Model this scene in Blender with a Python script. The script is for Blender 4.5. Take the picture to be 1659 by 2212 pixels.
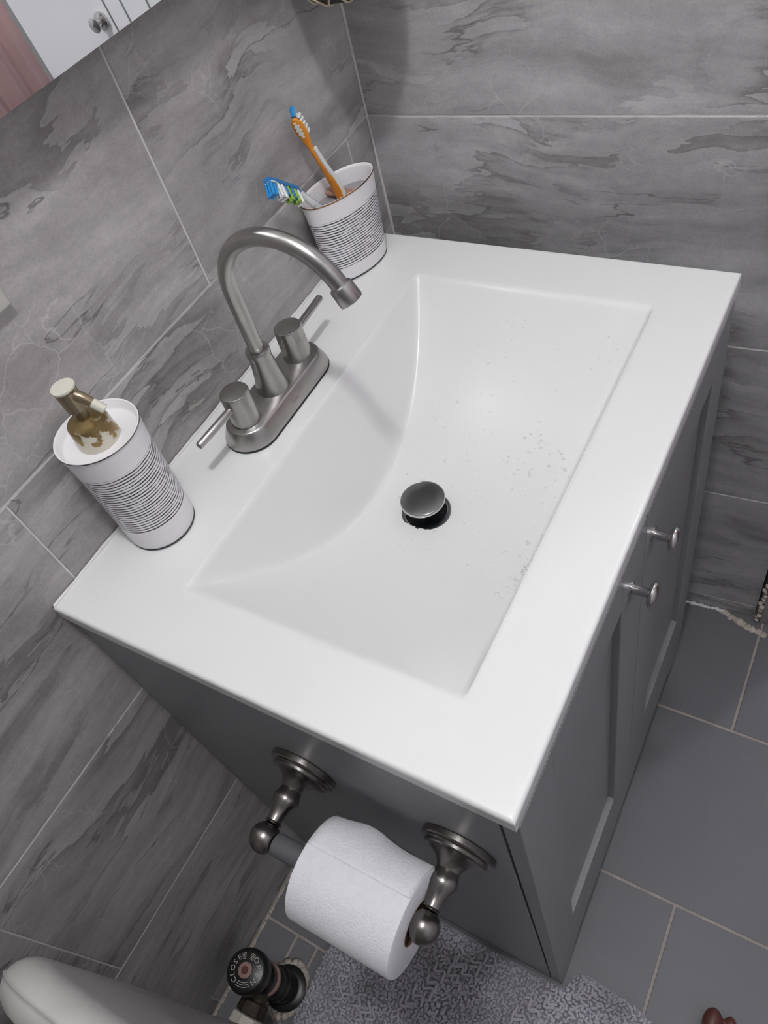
import bpy, bmesh, math, random
import numpy as np
from mathutils import Vector, Matrix

random.seed(7)
RNG = np.random.default_rng(7)
scene = bpy.context.scene
for o in list(bpy.data.objects):
    bpy.data.objects.remove(o)
COL = scene.collection

# ------------------------------------------------------------------ camera
TOP = 0.837                       # height of the counter
R0 = (0.46657938, -0.85805037, -0.21460018)
R1 = (-0.75213522, -0.25724227, -0.60672813)
R2 = (0.46539906, 0.44449519, -0.76539385)
CAM = (-0.12862386, -0.58776996, 1.39933317)
cam_data = bpy.data.cameras.new('camera')
cam = bpy.data.objects.new('camera', cam_data)
COL.objects.link(cam)
cam.matrix_world = Matrix(((R0[0], -R1[0], -R2[0], CAM[0]),
                           (R0[1], -R1[1], -R2[1], CAM[1]),
                           (R0[2], -R1[2], -R2[2], CAM[2]),
                           (0, 0, 0, 1)))
cam_data.sensor_fit = 'HORIZONTAL'
cam_data.sensor_width = 36.0
cam_data.lens = 1668.228 / 1659.0 * 36.0
cam_data.clip_start = 0.02
scene.camera = cam

# ------------------------------------------------------------------ world, light, exposure
world = bpy.data.worlds.new('world')
scene.world = world
world.use_nodes = True
world.node_tree.nodes['Background'].inputs[0].default_value = (0.9, 0.92, 1.0, 1)
world.node_tree.nodes['Background'].inputs[1].default_value = 0.02
LAMP_POS = (-0.03, -0.52, 2.29)
LAMP_POWER = 26.5
LAMP_RADIUS = 0.05
scene.view_settings.view_transform = 'Standard'
scene.view_settings.look = 'None'
scene.view_settings.gamma = 1.0
scene.view_settings.use_curve_mapping = False
scene.view_settings.exposure = 0.0

# ------------------------------------------------------------------ helpers
def tag(o, label=None, cat=None, group=None, kind=None):
    if label: o['label'] = label
    if cat: o['category'] = cat
    if group: o['group'] = group
    if kind: o['kind'] = kind
    return o

def link(o, parent=None):
    COL.objects.link(o)
    if parent is not None:
        o.parent = parent
        # parents are only ever translated/rotated empties: keep world coordinates of the mesh data
        o.matrix_parent_inverse = parent.matrix_basis.inverted()
    return o

def empty(name, loc, label=None, cat=None, group=None, kind=None):
    o = bpy.data.objects.new(name, None)
    o.location = loc
    o.empty_display_size = 0.02
    link(o)
    return tag(o, label, cat, group, kind)

def mesh(name, verts, faces, mat, parent=None, smooth=False, sharp=None):
    me = bpy.data.meshes.new(name)
    me.from_pydata([tuple(map(float, v)) for v in verts], [], faces)
    me.materials.append(mat)
    me.validate()
    if smooth:
        me.polygons.foreach_set('use_smooth', [True] * len(me.polygons))
        if sharp is not None:
            me.set_sharp_from_angle(angle=math.radians(sharp))
    me.update()
    o = bpy.data.objects.new(name, me)
    return link(o, parent)

def from_bm(name, bm, mat, parent=None, smooth=False, sharp=None):
    me = bpy.data.meshes.new(name)
    bmesh.ops.recalc_face_normals(bm, faces=bm.faces)
    bm.to_mesh(me); bm.free()
    me.materials.append(mat)
    if smooth:
        me.polygons.foreach_set('use_smooth', [True] * len(me.polygons))
        if sharp is not None:
            me.set_sharp_from_angle(angle=math.radians(sharp))
    o = bpy.data.objects.new(name, me)
    return link(o, parent)

def bm_box(bm, lo, hi):
    vs = [bm.verts.new((x, y, z)) for x in (lo[0], hi[0]) for y in (lo[1], hi[1]) for z in (lo[2], hi[2])]
    for f in ((0, 1, 3, 2), (4, 6, 7, 5), (0, 4, 5, 1), (2, 3, 7, 6), (0, 2, 6, 4), (1, 5, 7, 3)):
        bm.faces.new([vs[i] for i in f])

def box(name, lo, hi, mat, parent=None, bevel=0.0, seg=1):
    bm = bmesh.new()
    lo, hi = [min(a, b) for a, b in zip(lo, hi)], [max(a, b) for a, b in zip(lo, hi)]
    bm_box(bm, lo, hi)
    if bevel:
        bmesh.ops.bevel(bm, geom=bm.edges[:], offset=bevel, segments=seg, affect='EDGES', profile=0.5)
    return from_bm(name, bm, mat, parent, smooth=bool(bevel) and seg > 1, sharp=50)

def frame_from_axis(axis):
    w = Vector(axis).normalized()
    u = w.orthogonal().normalized()
    v = w.cross(u)
    return u, v, w

def lathe_geo(profile, origin=(0, 0, 0), axis=(0, 0, 1), seg=32, sx=1.0, sy=1.0, rot=0.0):
    u, v, w = (Vector((1, 0, 0)), Vector((0, 1, 0)), Vector((0, 0, 1))) if tuple(axis) == (0, 0, 1) else frame_from_axis(axis)
    o = Vector(origin)
    verts, faces = [], []
    n = len(profile)
    for r, h in profile:
        for k in range(seg):
            a = 2 * math.pi * k / seg
            x, y = r * sx * math.cos(a), r * sy * math.sin(a)
            xr = x * math.cos(rot) - y * math.sin(rot)
            yr = x * math.sin(rot) + y * math.cos(rot)
            verts.append(o + u * xr + v * yr + w * h)
    for i in range(n - 1):
        for k in range(seg):
            k2 = (k + 1) % seg
            faces.append((i * seg + k, i * seg + k2, (i + 1) * seg + k2, (i + 1) * seg + k))
    if profile[0][0] > 1e-6:
        faces.append(tuple(range(seg - 1, -1, -1)))
    if profile[-1][0] > 1e-6:
        faces.append(tuple((n - 1) * seg + k for k in range(seg)))
    return verts, faces

def lathe(name, profile, mat, parent=None, origin=(0, 0, 0), axis=(0, 0, 1), seg=32, sharp=35, closed=False, **kw):
    prof = [(max(r, 1e-5), h) for r, h in profile]
    v, f = lathe_geo(prof, origin, axis, seg, **kw)
    if closed:      # profile is a closed ring: drop caps, join last to first
        f = [q for q in f if len(q) == 4]
        n = len(prof)
        for k in range(seg):
            k2 = (k + 1) % seg
            f.append(((n - 1) * seg + k, (n - 1) * seg + k2, k2, k))
    o = mesh(name, v, f, mat, parent, smooth=True)
    bm = bmesh.new(); bm.from_mesh(o.data)
    bmesh.ops.recalc_face_normals(bm, faces=bm.faces)
    bm.to_mesh(o.data); bm.free()
    o.data.polygons.foreach_set('use_smooth', [True] * len(o.data.polygons))
    o.data.set_sharp_from_angle(angle=math.radians(sharp))
    return o

def tube_geo(path, radius, seg=12, cap=True, flat=None):
    path = [Vector(p) for p in path]
    n = len(path)
    rad = radius if callable(radius) else (lambda t: radius)
    verts, faces = [], []
    t0 = (path[1] - path[0]).normalized()
    u = t0.orthogonal().normalized() if flat is None else (Vector(flat) - t0 * Vector(flat).dot(t0)).normalized()
    for i, p in enumerate(path):
        t = (path[min(i + 1, n - 1)] - path[max(i - 1, 0)]).normalized()
        u = (u - t * u.dot(t)).normalized()
        v = t.cross(u)
        r = rad(i / (n - 1))
        ru, rv = r if isinstance(r, tuple) else (r, r)
        for k in range(seg):
            a = 2 * math.pi * k / seg
            verts.append(p + u * (ru * math.cos(a)) + v * (rv * math.sin(a)))
    for i in range(n - 1):
        for k in range(seg):
            k2 = (k + 1) % seg
            faces.append((i * seg + k, i * seg + k2, (i + 1) * seg + k2, (i + 1) * seg + k))
    if cap:
        faces.append(tuple(range(seg - 1, -1, -1)))
        faces.append(tuple((n - 1) * seg + k for k in range(seg)))
    return verts, faces

def tube(name, path, radius, mat, parent=None, seg=12, flat=None, sharp=40):
    v, f = tube_geo(path, radius, seg, flat=flat)
    return mesh(name, v, f, mat, parent, smooth=True, sharp=sharp)

def bez(p, n):
    """Catmull-Rom through points"""
    P = [Vector(q) for q in p]
    P = [P[0] * 2 - P[1]] + P + [P[-1] * 2 - P[-2]]
    out = []
    for i in range(1, len(P) - 2):
        for k in range(n):
            t = k / n
            a, b_, c, d = P[i - 1], P[i], P[i + 1], P[i + 2]
            out.append(0.5 * ((2 * b_) + (c - a) * t + (2 * a - 5 * b_ + 4 * c - d) * t * t + (3 * b_ - 3 * c + d - a) * t ** 3))
    out.append(P[-2])
    return out

def merge(geos):
    V, F = [], []
    for v, f in geos:
        b = len(V)
        V += list(v)
        F += [tuple(i + b for i in q) for q in f]
    return V, F

ICO_V, ICO_F = None, None
def ico(sub=1):
    bm = bmesh.new()
    bmesh.ops.create_icosphere(bm, subdivisions=sub, radius=1.0)
    v = np.array([p.co[:] for p in bm.verts]); f = [tuple(p.index for p in q.verts) for q in bm.faces]
    bm.free()
    return v, f

def extrude_poly(name, pts, axis, a, b, mat, parent=None, bevel=0.0):
    """polygon in the two remaining axes, extruded along axis from a to b"""
    bm = bmesh.new()
    def P(p, t):
        c = list(p); c.insert(axis, t); return c
    lo = [bm.verts.new(P(p, a)) for p in pts]
    hi = [bm.verts.new(P(p, b)) for p in pts]
    bm.faces.new(lo); bm.faces.new(hi[::-1])
    n = len(pts)
    for i in range(n):
        bm.faces.new((lo[i], lo[(i + 1) % n], hi[(i + 1) % n], hi[i]))
    if bevel:
        bmesh.ops.bevel(bm, geom=bm.edges[:], offset=bevel, segments=1, affect='EDGES')
    return from_bm(name, bm, mat, parent)

# ------------------------------------------------------------------ materials
def lin(c):
    return tuple(((v / 255) / 12.92 if v / 255 <= 0.04045 else ((v / 255 + 0.055) / 1.055) ** 2.4) for v in c) + (1.0,)

def new_mat(name):
    m = bpy.data.materials.new(name)
    m.use_nodes = True
    nt = m.node_tree
    return m, nt, nt.nodes['Principled BSDF']

def plain(name, col, rough=0.5, metal=0.0, noise=0.0, nscale=60.0, bump=0.0, coat=0.0, spec=0.5, bscale=None):
    m, nt, b = new_mat(name)
    col = tuple(col) + ((1.0,) if len(col) == 3 else ())
    b.inputs['Base Color'].default_value = col
    b.inputs['Roughness'].default_value = rough
    b.inputs['Metallic'].default_value = metal
    b.inputs['Specular IOR Level'].default_value = spec
    if coat:
        b.inputs['Coat Weight'].default_value = coat
        b.inputs['Coat Roughness'].default_value = 0.08
    if noise or bump:
        tc = nt.nodes.new('ShaderNodeTexCoord')
        nz = nt.nodes.new('ShaderNodeTexNoise')
        nz.inputs['Scale'].default_value = nscale
        nz.inputs['Detail'].default_value = 6
        nt.links.new(tc.outputs['Object'], nz.inputs['Vector'])
        if noise:
            mp = nt.nodes.new('ShaderNodeMapRange')
            mp.inputs[1].default_value = 0.25; mp.inputs[2].default_value = 0.75
            mp.inputs[3].default_value = 1 - noise; mp.inputs[4].default_value = 1 + noise
            nt.links.new(nz.outputs['Fac'], mp.inputs[0])
            mx = nt.nodes.new('ShaderNodeMix'); mx.data_type = 'RGBA'; mx.blend_type = 'MULTIPLY'
            mx.inputs[0].default_value = 1.0
            mx.inputs[6].default_value = col
            nt.links.new(mp.outputs[0], mx.inputs[7])
            nt.links.new(mx.outputs[2], b.inputs['Base Color'])
        if bump:
            bp = nt.nodes.new('ShaderNodeBump')
            bp.inputs['Strength'].default_value = bump
            bp.inputs['Distance'].default_value = 0.002
            src = nz
            if bscale:
                src = nt.nodes.new('ShaderNodeTexNoise'); src.inputs['Scale'].default_value = bscale
                nt.links.new(tc.outputs['Object'], src.inputs['Vector'])
            nt.links.new(src.outputs['Fac'], bp.inputs['Height'])
            nt.links.new(bp.outputs['Normal'], b.inputs['Normal'])
    return m

class NB:
    """tiny node builder"""
    def __init__(self, nt): self.nt = nt
    def n(self, t, **kw):
        nd = self.nt.nodes.new(t)
        for k, v in kw.items(): setattr(nd, k, v)
        return nd
    def set(self, sock, v):
        if hasattr(v, 'is_linked') or isinstance(v, bpy.types.NodeSocket): self.nt.links.new(v, sock)
        else: sock.default_value = v
    def math(self, op, a, b=0.0, c=0.0, clamp=False):
        nd = self.n('ShaderNodeMath', operation=op); nd.use_clamp = clamp
        self.set(nd.inputs[0], a); self.set(nd.inputs[1], b); self.set(nd.inputs[2], c)
        return nd.outputs[0]
    def vmath(self, op, a, b=(0, 0, 0)):
        nd = self.n('ShaderNodeVectorMath', operation=op)
        self.set(nd.inputs[0], a); self.set(nd.inputs[1], b)
        return nd.outputs[0]
    def noise(self, vec, scale, detail=4, rough=0.5, dist=0.0):
        nd = self.n('ShaderNodeTexNoise')
        self.set(nd.inputs['Vector'], vec); nd.inputs['Scale'].default_value = scale
        nd.inputs['Detail'].default_value = detail; nd.inputs['Roughness'].default_value = rough
        nd.inputs['Distortion'].default_value = dist
        return nd.outputs['Fac']
    def noisec(self, vec, scale, detail=3):
        nd = self.n('ShaderNodeTexNoise')
        self.set(nd.inputs['Vector'], vec); nd.inputs['Scale'].default_value = scale
        nd.inputs['Detail'].default_value = detail
        return nd.outputs['Color']
    def rng(self, v, a, b, c=0.0, d=1.0, smooth=False):
        nd = self.n('ShaderNodeMapRange')
        if smooth: nd.interpolation_type = 'SMOOTHSTEP'
        self.set(nd.inputs[0], v)
        for i, x in enumerate((a, b, c, d)): nd.inputs[i + 1].default_value = x
        return nd.outputs[0]
    def mix(self, f, a, b, blend='MIX'):
        nd = self.n('ShaderNodeMix', data_type='RGBA', blend_type=blend)
        self.set(nd.inputs[0], f); self.set(nd.inputs[6], a); self.set(nd.inputs[7], b)
        return nd.outputs[2]

def stone_tile(name, light, dark, vein, pale, tilt=0.25, amount=1.0):
    m, nt, b = new_mat(name)
    N = NB(nt)
    tc = N.n('ShaderNodeTexCoord').outputs['Object']
    oi = N.n('ShaderNodeObjectInfo').outputs['Random']
    off = N.n('ShaderNodeCombineXYZ')
    N.set(off.inputs[0], N.math('MULTIPLY', oi, 37.0)); N.set(off.inputs[1], N.math('MULTIPLY', oi, 11.0)); N.set(off.inputs[2], N.math('MULTIPLY', oi, 71.0))
    p = N.vmath('ADD', tc, off.outputs[0])
    warp = N.vmath('SUBTRACT', N.noisec(p, 3.2, 3), (0.5, 0.5, 0.5))
    wsc = N.n('ShaderNodeVectorMath', operation='SCALE'); N.set(wsc.inputs[0], warp); wsc.inputs[3].default_value = 0.14
    pw = N.vmath('ADD', p, wsc.outputs[0])
    mp = N.n('ShaderNodeMapping')
    N.set(mp.inputs[0], pw)
    mp.inputs['Rotation'].default_value = (0, tilt, 0)
    mp.inputs['Scale'].default_value = (0.25, 1.0, 1.60)
    q = mp.outputs[0]
    # broad tone
    tone = N.rng(N.noise(q, 5.5, 7, 0.6), 0.33, 0.68, 0, 1)
    col = N.mix(tone, dark, light)
    # second layer of strata
    st = N.rng(N.noise(q, 15.0, 8, 0.62), 0.38, 0.62, 0, 1)
    col = N.mix(N.math('MULTIPLY', N.math('SUBTRACT', 1.0, st), 0.35 * amount), col, vein)
    # sediment bands: crisp on one side, fading on the other
    def bands(scale, count, lo, hi, seed, power=2.2):
        v = N.vmath('ADD', q, (seed, seed * 1.7, -seed))
        f = N.math('FRACT', N.math('MULTIPLY', N.noise(v, scale, 7, 0.58), count))
        f = N.math('POWER', N.math('SUBTRACT', 1.0, f), power)
        mask = N.rng(N.noise(N.vmath('ADD', p, (seed, 0, 2 * seed)), 4.0, 3), lo, hi, 0, 1, smooth=True)
        return N.math('MULTIPLY', f, mask)
    col = N.mix(N.math('MULTIPLY', bands(3.0, 9.0, 0.42, 0.62, 3.1), 0.68 * amount), col, vein)
    col = N.mix(N.math('MULTIPLY', bands(5.0, 12.0, 0.50, 0.64, 9.7, 4.0), 0.78 * amount), col, vein)
    r = N.math('ABSOLUTE', N.math('SUBTRACT', N.noise(N.vmath('ADD', q, (5, 1, 2)), 6.0, 6, 0.5), 0.5))
    line = N.math('MULTIPLY', N.rng(r, 0.0, 0.006, 1, 0, smooth=True), N.rng(N.noise(p, 5.5, 2), 0.52, 0.60, 0, 1, smooth=True))
    col = N.mix(N.math('MULTIPLY', line, 0.75 * amount), col, vein)
    # pale hairline cracks
    vo = N.n('ShaderNodeTexVoronoi', feature='DISTANCE_TO_EDGE')
    w2 = N.n('ShaderNodeVectorMath', operation='SCALE'); N.set(w2.inputs[0], N.vmath('SUBTRACT', N.noisec(p, 14, 4), (0.5, 0.5, 0.5))); w2.inputs[3].default_value = 0.06
    N.set(vo.inputs['Vector'], N.vmath('ADD', p, w2.outputs[0])); vo.inputs['Scale'].default_value = 21
    crack = N.math('MULTIPLY', N.rng(vo.outputs['Distance'], 0.0, 0.022, 1, 0), N.rng(N.noise(p, 7.0, 2), 0.52, 0.64, 0, 1))
    col = N.mix(N.math('MULTIPLY', crack, 0.40), col, pale)
    # grain
    g = N.noise(p, 420.0, 3, 0.7)
    g2 = N.noise(p, 70.0, 5, 0.7)
    fac = N.math('ADD', N.rng(g, 0.3, 0.7, 0.90, 1.09), N.rng(g2, 0.3, 0.7, -0.08, 0.08))
    mul = N.n('ShaderNodeVectorMath', operation='SCALE'); N.set(mul.inputs[0], col); N.set(mul.inputs[3], fac)
    nt.links.new(mul.outputs[0], b.inputs['Base Color'])
    b.inputs['Roughness'].default_value = 0.42
    bp = N.n('ShaderNodeBump'); bp.inputs['Strength'].default_value = 0.25; bp.inputs['Distance'].default_value = 0.0012
    N.set(bp.inputs['Height'], N.math('ADD', N.math('MULTIPLY', st, 0.4), N.math('MULTIPLY', g2, 0.6)))
    nt.links.new(bp.outputs[0], b.inputs['Normal'])
    return m

M = {}
M['wall_tile'] = stone_tile('wall_tile', lin((204, 201, 200)), lin((166, 162, 161)), lin((96, 91, 90)), lin((220, 218, 217)), tilt=0.10)
M['wall_tile_side'] = stone_tile('wall_tile_side', lin((207, 205, 206)), lin((170, 168, 168)), lin((102, 98, 98)), lin((222, 220, 220)), tilt=-0.22)
M['floor_tile'] = plain('floor_tile', lin((110, 110, 114)), 0.5, noise=0.06, nscale=9, bump=0.03)
M['grout'] = plain('grout', lin((214, 211, 208)), 0.85, noise=0.15, nscale=45, bump=0.2)
M['floor_grout'] = plain('floor_grout', lin((165, 158, 152)), 0.9, noise=0.2, nscale=50, bump=0.3)
M['mortar'] = plain('mortar', lin((196, 186, 176)), 0.9, noise=0.3, nscale=80, bump=0.6)
M['caulk'] = plain('caulk', lin((225, 225, 226)), 0.4)
M['paint'] = plain('paint', lin((232, 232, 236)), 0.6, noise=0.02, nscale=3)
M['wall_grey'] = plain('wall_grey', lin((120, 117, 116)), 0.5, noise=0.1, nscale=6)
M['ceiling_paint'] = plain('ceiling_paint', lin((238, 238, 240)), 0.7)
M['jamb'] = plain('jamb', lin((150, 147, 146)), 0.55, noise=0.05, nscale=12)
M['counter'] = plain('counter', (0.80, 0.80, 0.793, 1), 0.30, coat=0.12)
M['cabinet'] = plain('cabinet', lin((143, 144, 146)), 0.36)
M['cabinet_in'] = plain('cabinet_in', lin((60, 60, 62)), 0.7)
M['gasket'] = plain('gasket', (0.012, 0.012, 0.013, 1), 0.5)
M['black'] = plain('black', (0.010, 0.010, 0.010, 1), 0.35, noise=0.3, nscale=90)
M['white_print'] = plain('white_print', lin((190, 186, 180)), 0.7)
M['hole'] = plain('hole', (0.006, 0.008, 0.010, 1), 0.25)
M['chrome'] = plain('chrome', (0.62, 0.60, 0.59, 1), 0.16, 1.0)
M['drain_metal'] = plain('drain_metal', (0.21, 0.21, 0.212, 1), 0.28, 1.0)
M['dark_nickel'] = plain('dark_nickel', (0.24, 0.225, 0.215, 1), 0.27, 1.0, noise=0.25, nscale=40)
M['roller'] = plain('roller', lin((95, 96, 98)), 0.45)
M['paper'] = plain('paper', lin((232, 232, 236)), 0.9, noise=0.03, nscale=120, bump=0.35, bscale=420)
M['cardboard'] = plain('cardboard', lin((120, 95, 78)), 0.9)
M['rim_gold'] = plain('rim_gold', lin((170, 130, 100)), 0.25, 1.0)
M['grey_insert'] = plain('grey_insert', lin((150, 147, 150)), 0.5)
M['brown'] = plain('brown', lin((168, 128, 108)), 0.4, noise=0.1)
M['orange'] = plain('orange', lin((222, 140, 44)), 0.4)
M['brush_white'] = plain('brush_white', lin((226, 228, 228)), 0.35)
M['blue'] = plain('blue', lin((52, 122, 182)), 0.35)
M['bristle_blue'] = plain('bristle_blue', lin((40, 140, 205)), 0.5)
M['bristle_white'] = plain('bristle_white', lin((228, 230, 228)), 0.5)
M['bristle_green'] = plain('bristle_green', lin((140, 180, 60)), 0.5)
M['plastic_cream'] = plain('plastic_cream', lin((212, 209, 196)), 0.35)
M['rug_base'] = plain('rug_base', lin((150, 149, 157)), 0.95, noise=0.15, nscale=60, bump=0.8, bscale=300)
M['rug_pile'] = plain('rug_pile', lin((176, 174, 181)), 0.95, noise=0.35, nscale=11)
M['radiator'] = plain('radiator', lin((190, 187, 185)), 0.38, 0.1, noise=0.06, nscale=30, bump=0.5, bscale=55)
M['radiator_cream'] = plain('radiator_cream', lin((206, 200, 188)), 0.5, noise=0.1, nscale=60, bump=0.6, bscale=90)
M['brass_dirty'] = plain('brass_dirty', lin((62, 54, 46)), 0.6, 0.4, noise=0.5, nscale=60, bump=0.6)
M['red_rust'] = plain('red_rust', lin((96, 50, 48)), 0.7)
M['rust_ring'] = plain('rust_ring', lin((150, 120, 112)), 0.7)
M['basket'] = plain('basket', lin((52, 38, 36)), 0.6, noise=0.35, nscale=90, bump=0.7)
M['cord'] = plain('cord', lin((214, 200, 172)), 0.9)
M['skin'] = plain('skin', lin((92, 52, 46)), 0.45, noise=0.1, nscale=30)
M['nail'] = plain('nail', lin((60, 22, 24)), 0.2)
M['plate'] = plain('plate', lin((206, 204, 198)), 0.4)
M['pink'] = plain('pink', lin((190, 158, 156)), 0.85, noise=0.06, nscale=10)
M['worn_red'] = plain('worn_red', (0.30, 0.23, 0.22, 1), 0.45, 0.8)
M['mirror'] = plain('mirror', (0.93, 0.94, 0.94, 1), 0.0, 1.0)
M['mirror_edge'] = plain('mirror_edge', lin((120, 125, 125)), 0.2)

def brushed(name, col, rough, stretch=(40, 40, 900)):
    m, nt, b = new_mat(name)
    N = NB(nt)
    tc = N.n('ShaderNodeTexCoord').outputs['Object']
    blot = N.noise(tc, 45.0, 5, 0.6)
    c = N.mix(N.rng(blot, 0.35, 0.7, 0, 1), tuple(v * 0.86 for v in col) + (1,), tuple(col) + (1,))
    nt.links.new(c, b.inputs['Base Color'])
    b.inputs['Metallic'].default_value = 1.0
    r = N.rng(N.noise(tc, 30.0, 3), 0.3, 0.7, rough - 0.04, rough + 0.05)
    nt.links.new(r, b.inputs['Roughness'])
    return m
M['nickel'] = brushed('nickel', (0.46, 0.445, 0.435), 0.30)

def striped(name, height, z0, z1, pitch):
    """white ceramic with hand-painted broken dark bands"""
    m, nt, b = new_mat(name)
    N = NB(nt)
    tc = N.n('ShaderNodeTexCoord').outputs['Object']
    sp = N.n('ShaderNodeSeparateXYZ'); N.set(sp.inputs[0], tc)
    x, y, z = sp.outputs
    ang = N.math('ARCTAN2', y, x)
    wob = N.math('MULTIPLY', N.math('SUBTRACT', N.noise(tc, 28.0, 2), 0.5), 0.0022)
    zl = N.math('DIVIDE', N.math('ADD', z, wob), pitch)
    idx = N.math('FLOOR', zl)
    fr = N.math('FRACT', zl)
    cv = N.n('ShaderNodeCombineXYZ')
    N.set(cv.inputs[0], N.math('MULTIPLY', ang, 1.5)); N.set(cv.inputs[1], N.math('MULTIPLY', idx, 5.37)); N.set(cv.inputs[2], 0.0)
    brk = N.noise(cv.outputs[0], 1.6, 2)
    width = N.rng(brk, 0.28, 0.60, 0.16, 0.46)
    line = N.math('LESS_THAN', N.math('ABSOLUTE', N.math('SUBTRACT', fr, 0.5)), N.math('MULTIPLY', width, 0.5))
    inside = N.math('MULTIPLY', N.math('GREATER_THAN', z, z0), N.math('LESS_THAN', z, z1))
    f = N.math('MULTIPLY', line, inside)
    col = N.mix(f, lin((240, 238, 240)), lin((50, 48, 56)))
    nt.links.new(col, b.inputs['Base Color'])
    b.inputs['Roughness'].default_value = 0.35
    return m

def worn_gold(name):
    m, nt, b = new_mat(name)
    N = NB(nt)
    tc = N.n('ShaderNodeTexCoord').outputs['Object']
    sp = N.n('ShaderNodeSeparateXYZ'); N.set(sp.inputs[0], tc)
    w = N.rng(N.math('ADD', N.noise(tc, 75.0, 4), N.math('MULTIPLY', sp.outputs[2], 9.0)), 0.60, 0.66, 0, 1)
    col = N.mix(w, lin((205, 200, 186)), lin((150, 128, 88)))
    nt.links.new(col, b.inputs['Base Color'])
    nt.links.new(N.math('MULTIPLY', w, 0.75), b.inputs['Metallic'])
    b.inputs['Roughness'].default_value = 0.3
    return m
M['worn_gold'] = worn_gold('worn_gold')
M['bronze'] = plain('bronze', lin((150, 136, 112)), 0.3, 0.75, noise=0.25, nscale=90)
M['water'] = plain('water', (0.93, 0.94, 0.94, 1), 0.03, coat=1.0)
M['water'].node_tree.nodes['Principled BSDF'].inputs['Transmission Weight'].default_value = 0.25
M['water'].node_tree.nodes['Principled BSDF'].inputs['IOR'].default_value = 1.33
M['foam'] = plain('foam', (0.95, 0.95, 0.96, 1), 0.2)

# ------------------------------------------------------------------ room shell
RW_A = -0.0596                    # the side wall stands a little out of square
RW_X = 0.7009
CEIL = 2.42
LINES = [0.0, 0.0347, 0.3417, 0.6487, 0.9557, 1.2627, 1.5697, 1.8767, 2.1837, CEIL]
TILE_CACHE = {}
GAP = 0.0019
TILE_T = 0.008

def tile_mesh(w, h, mat, t=TILE_T, bevel=0.0009):
    key = (round(w, 4), round(h, 4), mat.name, t)
    if key not in TILE_CACHE:
        bm = bmesh.new()
        bm_box(bm, (-w / 2, -t / 2, -h / 2), (w / 2, t / 2, h / 2))
        bmesh.ops.bevel(bm, geom=bm.edges[:], offset=bevel, segments=1, affect='EDGES')
        bmesh.ops.recalc_face_normals(bm, faces=bm.faces)
        me = bpy.data.meshes.new('tile'); bm.to_mesh(me); bm.free()
        me.materials.append(mat)
        TILE_CACHE[key] = me
    return TILE_CACHE[key]

def add_tile(parent, me, mat4):
    o = bpy.data.objects.new('tile', me)
    COL.objects.link(o)
    o.parent = parent
    o.matrix_parent_inverse = parent.matrix_basis.inverted()
    o.matrix_basis = mat4
    return o

def tiled_wall(name, length, joints, mat4, mat):
    """wall in local x (0..length), facing local -y, tile faces at local y=0"""
    wv = box(name, (0, 0.0009, 0), (length, 0.12, CEIL), M['grout'])
    wv.matrix_basis = mat4
    tag(wv, kind='structure')
    for r in range(len(LINES) - 1):
        z0, z1 = LINES[r], LINES[r + 1]
        xs = sorted([0.0, length] + [j for j in joints[r] if 0.01 < j < length - 0.01])
        for a, b_ in zip(xs[:-1], xs[1:]):
            w, h = b_ - a - GAP, z1 - z0 - GAP
            me = tile_mesh(w, h, mat)
            jit = RNG.uniform(-0.0003, 0.0003)
            add_tile(wv, me, mat4 @ Matrix.Translation(((a + b_) / 2, TILE_T / 2 + jit, (z0 + z1) / 2)))
    return wv

BX0 = -1.30                        # left end of the back wall
def jl(x):                         # joints of one row from one known joint
    return [x - BX0 + k * 0.612 for k in range(-4, 5)]
back_rows = [jl(0.344), jl(0.10), jl(-0.268), jl(0.0361), jl(0.3514), jl(0.05), jl(-0.25), jl(0.1), jl(0.3)]
tiled_wall('wall_back', RW_X - BX0, back_rows, Matrix.Translation((BX0, 0, 0)), M['wall_tile'])
# right wall: local x runs from the corner towards the camera side
RL = 0.590
side_m = Matrix.Translation((RW_X, 0, 0)) @ Matrix.Rotation(-math.pi / 2 - RW_A * -1, 4, 'Z')
dirv = Vector((-math.sin(RW_A), -math.cos(RW_A), 0)) if False else Vector((0.0596, -0.9982, 0))
nrm = Vector((-0.9982, -0.0596, 0))     # faces the room
side_m = Matrix(((dirv.x, -nrm.x, 0, RW_X), (dirv.y, -nrm.y, 0, 0), (0, 0, 1, 0), (0, 0, 0, 1)))
side_rows = [[0.31], [], [0.28], [], [], [0.3], [], [0.3], []]
wr = tiled_wall('wall_right', RL, side_rows, side_m, M['wall_tile_side'])

# floor: tiles run 0.61 long towards the camera, 0.312 wide
fl = box('floor', (-1.35, -1.62, -0.10), (2.15, 0.02, -0.0009), M['floor_grout'])
tag(fl, kind='structure')
xl = [-1.30, -1.063, -0.751, -0.439, -0.127, 0.185, 0.497, 0.809, 1.121, 1.433, 1.745, 2.10]
yj = [[-0.30, -0.91], [-0.60, -1.21], [-0.30, -0.91], [-0.067, -0.108, -0.62, -1.23], [-0.60, -1.21], [-0.303, -0.913],
      [-0.608, -1.22], [-0.3, -0.91], [-0.6, -1.21], [-0.3, -0.91], [-0.6, -1.21]]
for i in range(len(xl) - 1):
    ys = [0.0] + yj[i] + [-1.5]
    for a, b_ in zip(ys[:-1], ys[1:]):
        w, h = xl[i + 1] - xl[i] - 0.004, (a - b_) - 0.004
        me = tile_mesh(w, h, M['floor_tile'])
        rot = Matrix.Rotation(-math.pi / 2, 4, 'X')
        add_tile(fl, me, Matrix.Translation(((xl[i] + xl[i + 1]) / 2, (a + b_) / 2, -TILE_T / 2 + RNG.uniform(-0.0004, 0.0002))) @ rot)

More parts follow.
